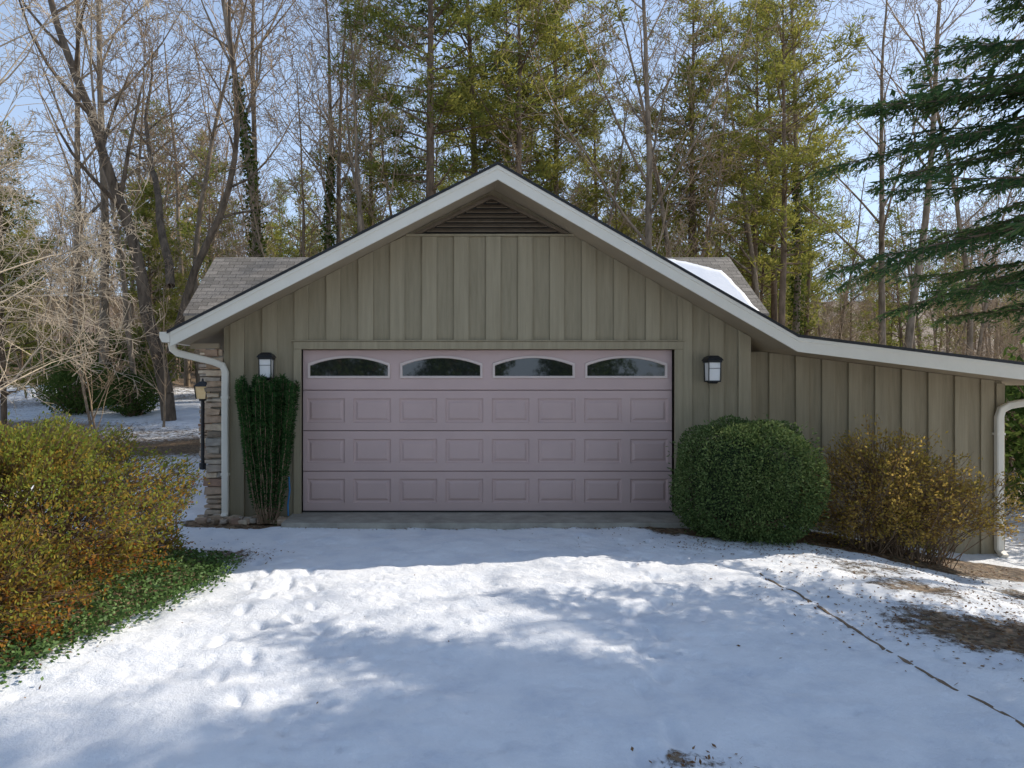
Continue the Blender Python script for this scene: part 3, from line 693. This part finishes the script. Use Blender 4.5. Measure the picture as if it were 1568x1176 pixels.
for i in range(340):
    d=30+ (random.random()**.9)*75
    px=-100+1800*((i*.6180339)%1.0); x=(px-680)*d/1045; y=d-8.95
    pr=.50 if 420<px<1250 else .24
    if random.random()<pr: me=random.choice(DP); s=random.uniform(.6,.95)
    else: me=random.choice(DB); s=random.uniform(.65,1.05)
    if px>1250 or px<200: s*=.85
    place('distant_tree',me,(x,y,gh(x,y)-.2),random.uniform(0,6.28),s,DF)
for i in range(100):
    d=24+random.random()*40; px=random.uniform(-150,1750); x=(px-680)*d/1045; y=d-8.95
    place('undergrowth',random.choice([SH[0],SP[0],SP[1],SP[0]]),(x,y,gh(x,y)-.1),random.uniform(0,6.28),random.uniform(.7,1.4),DF)

# near hemlock at right with flat feathery sprays
L_fir=leafmat('fir_needles',[(.03,.06,.03),(.055,.11,.045),(.11,.17,.06),(.20,.25,.09)],1.2,.4,.55)
random.seed(42)
S=[];C=[];A=[];UPV=[]
fx,fy=8.0,-3.0; fz=gh(fx,fy)
for i in range(12): S.append((fx,fy,fz-.3+i*1.3,fx,fy,fz-.3+(i+1)*1.3,.24*(1-i/13),.24*(1-(i+1)/13)))
brs=[]
for i in range(44): brs.append((3.1+3.7*(i+random.random())/44,math.pi+random.uniform(-.72,.66),True))
for i in range(34): brs.append((random.uniform(4.2,14),random.uniform(0,6.283),False))
for z0,az,vis in brs:
    face=max(0,math.cos(az-math.pi)); L=(2.5+2.5*face**3)*(1-(max(z0-4,0)/12))*random.uniform(.66,1.06)
    fine = vis
    if vis: L*=min(1,.60+.5*(z0-3.0))
    d=Vector((math.cos(az),math.sin(az),random.uniform(0,.25))); p=Vector((fx,fy,fz+z0)); n_=9
    dens=(.08 if fine else .2)
    for j in range(n_):
        d=(d+rv()*.09+Vector((0,0,-.045 if j<6 else .03))).normalized(); q=p+d*L/n_
        S.append((*p,*q,.022*(1-j/n_)+.005,.022*(1-(j+1)/n_)+.004))
        if j>=1:
            m_=int(L/n_/dens)+1
            for k in range(m_):
                for sd in(-1,1):
                    s=(k+random.random())/m_; b0=p.lerp(q,s); t=(j+s)/n_
                    side=Vector((-d.y,d.x,0)).normalized()*sd
                    sdv=(d*.75+side*.8+Vector((0,0,random.uniform(-.5,.15)))).normalized()
                    sl=(.14+.55*(1-t)**.7)*random.uniform(.4,1.3)
                    e=b0+sdv*sl+Vector((0,0,-.15*sl)); S.append((*b0,*e,.004,.002))
                    nn=max(3,int(sl/(.024 if fine else .07)))
                    sidev=sdv.cross(Vector((0,0,1))).normalized()
                    for a_ in range(nn):
                        c0=b0.lerp(e,(a_+.5)/nn)
                        for s2 in(-1,1):
                            dd=(sdv*.8+sidev*s2*.75+Vector((random.gauss(0,.25),random.gauss(0,.25),random.gauss(-.15,.35)))).normalized()
                            ll=random.uniform(.045,.105)*(1.2-.5*a_/nn)*(1 if fine else 1.8)
                            C.append(c0+dd*ll*.5); A.append((*dd,ll)); UPV.append((random.gauss(0,.6),random.gauss(0,.6),1))
        p=q
C=np.array(C);A=np.array(A); UPV=np.array(UPV)
big=[s for s in S if s[6]>.05]; sm=[s for s in S if s[6]<=.05]
place('hemlock_tree',mesh_quads('hemlock_tree',[(*tubes(big,10),0),(*tubes(sm,3),0),(*blades(C,A[:,:3],A[:,3],A[:,3]*rng.uniform(.2,.30,len(C)),UPV),1)],[M_barkp,L_fir]))
print('hemlock blades',len(C))

# ------------------------------------------------------------------ sky, sun, camera
EL_S=R(38); AZ=math.atan2(1.15,.56)
wd=bpy.data.worlds.new('World'); scene.world=wd; wd.use_nodes=True
t=wd.node_tree; n=t.nodes; l=t.links; n.clear()
out=n.new('ShaderNodeOutputWorld'); bg=n.new('ShaderNodeBackground'); sky=n.new('ShaderNodeTexSky'); sky.sky_type='NISHITA'; sky.sun_disc=False
sky.sun_elevation=EL_S; sky.sun_rotation=AZ; sky.altitude=700; sky.air_density=1.0; sky.dust_density=1.0; sky.ozone_density=1.4
tc=n.new('ShaderNodeTexCoord'); mp=n.new('ShaderNodeMapping'); mp.inputs['Scale'].default_value=(1,1,2.6); l.new(tc.outputs['Generated'],mp.inputs['Vector'])
no=n.new('ShaderNodeTexNoise'); no.inputs['Scale'].default_value=2.6; no.inputs['Detail'].default_value=8; no.inputs['Roughness'].default_value=.6; l.new(mp.outputs[0],no.inputs['Vector'])
mr=n.new('ShaderNodeMapRange'); mr.inputs['From Min'].default_value=.44; mr.inputs['From Max'].default_value=.70; mr.inputs['To Max'].default_value=.6; l.new(no.outputs['Fac'],mr.inputs['Value'])
sp=n.new('ShaderNodeSeparateXYZ'); l.new(tc.outputs['Generated'],sp.inputs[0])
hz_=n.new('ShaderNodeMapRange'); hz_.inputs['From Min'].default_value=0; hz_.inputs['From Max'].default_value=.75; hz_.inputs['To Min'].default_value=.75; hz_.inputs['To Max'].default_value=.12; l.new(sp.outputs[2],hz_.inputs['Value'])
mxx=n.new('ShaderNodeMath'); mxx.operation='MAXIMUM'; l.new(mr.outputs[0],mxx.inputs[0]); l.new(hz_.outputs[0],mxx.inputs[1])
mx=n.new('ShaderNodeMix'); mx.data_type='RGBA'; l.new(mxx.outputs[0],mx.inputs[0]); l.new(sky.outputs[0],mx.inputs[6]); mx.inputs[7].default_value=(5.1,6.5,8.8,1)
l.new(mx.outputs[2],bg.inputs['Color']); bg.inputs['Strength'].default_value=.15; l.new(bg.outputs[0],out.inputs['Surface'])
sd=bpy.data.lights.new('sun','SUN'); sd.energy=5; sd.angle=R(.5); sd.color=(1,.92,.80)
so=bpy.data.objects.new('sun',sd); link(so)
dirv=Vector((math.sin(AZ)*math.cos(EL_S),math.cos(AZ)*math.cos(EL_S),math.sin(EL_S)))
so.rotation_euler=dirv.to_track_quat('Z','Y').to_euler(); so.location=(20,10,30)
cam=bpy.data.cameras.new('camera'); co=bpy.data.objects.new('camera',cam); link(co)
co.location=(0,-8.95,1.69); co.rotation_euler=(R(90),0,0)
cam.sensor_width=36; cam.lens=24; cam.shift_x=104/1568; cam.clip_start=.05; cam.clip_end=1500
scene.camera=co
scene.view_settings.view_transform='Standard'; scene.view_settings.look='None'; scene.view_settings.exposure=0
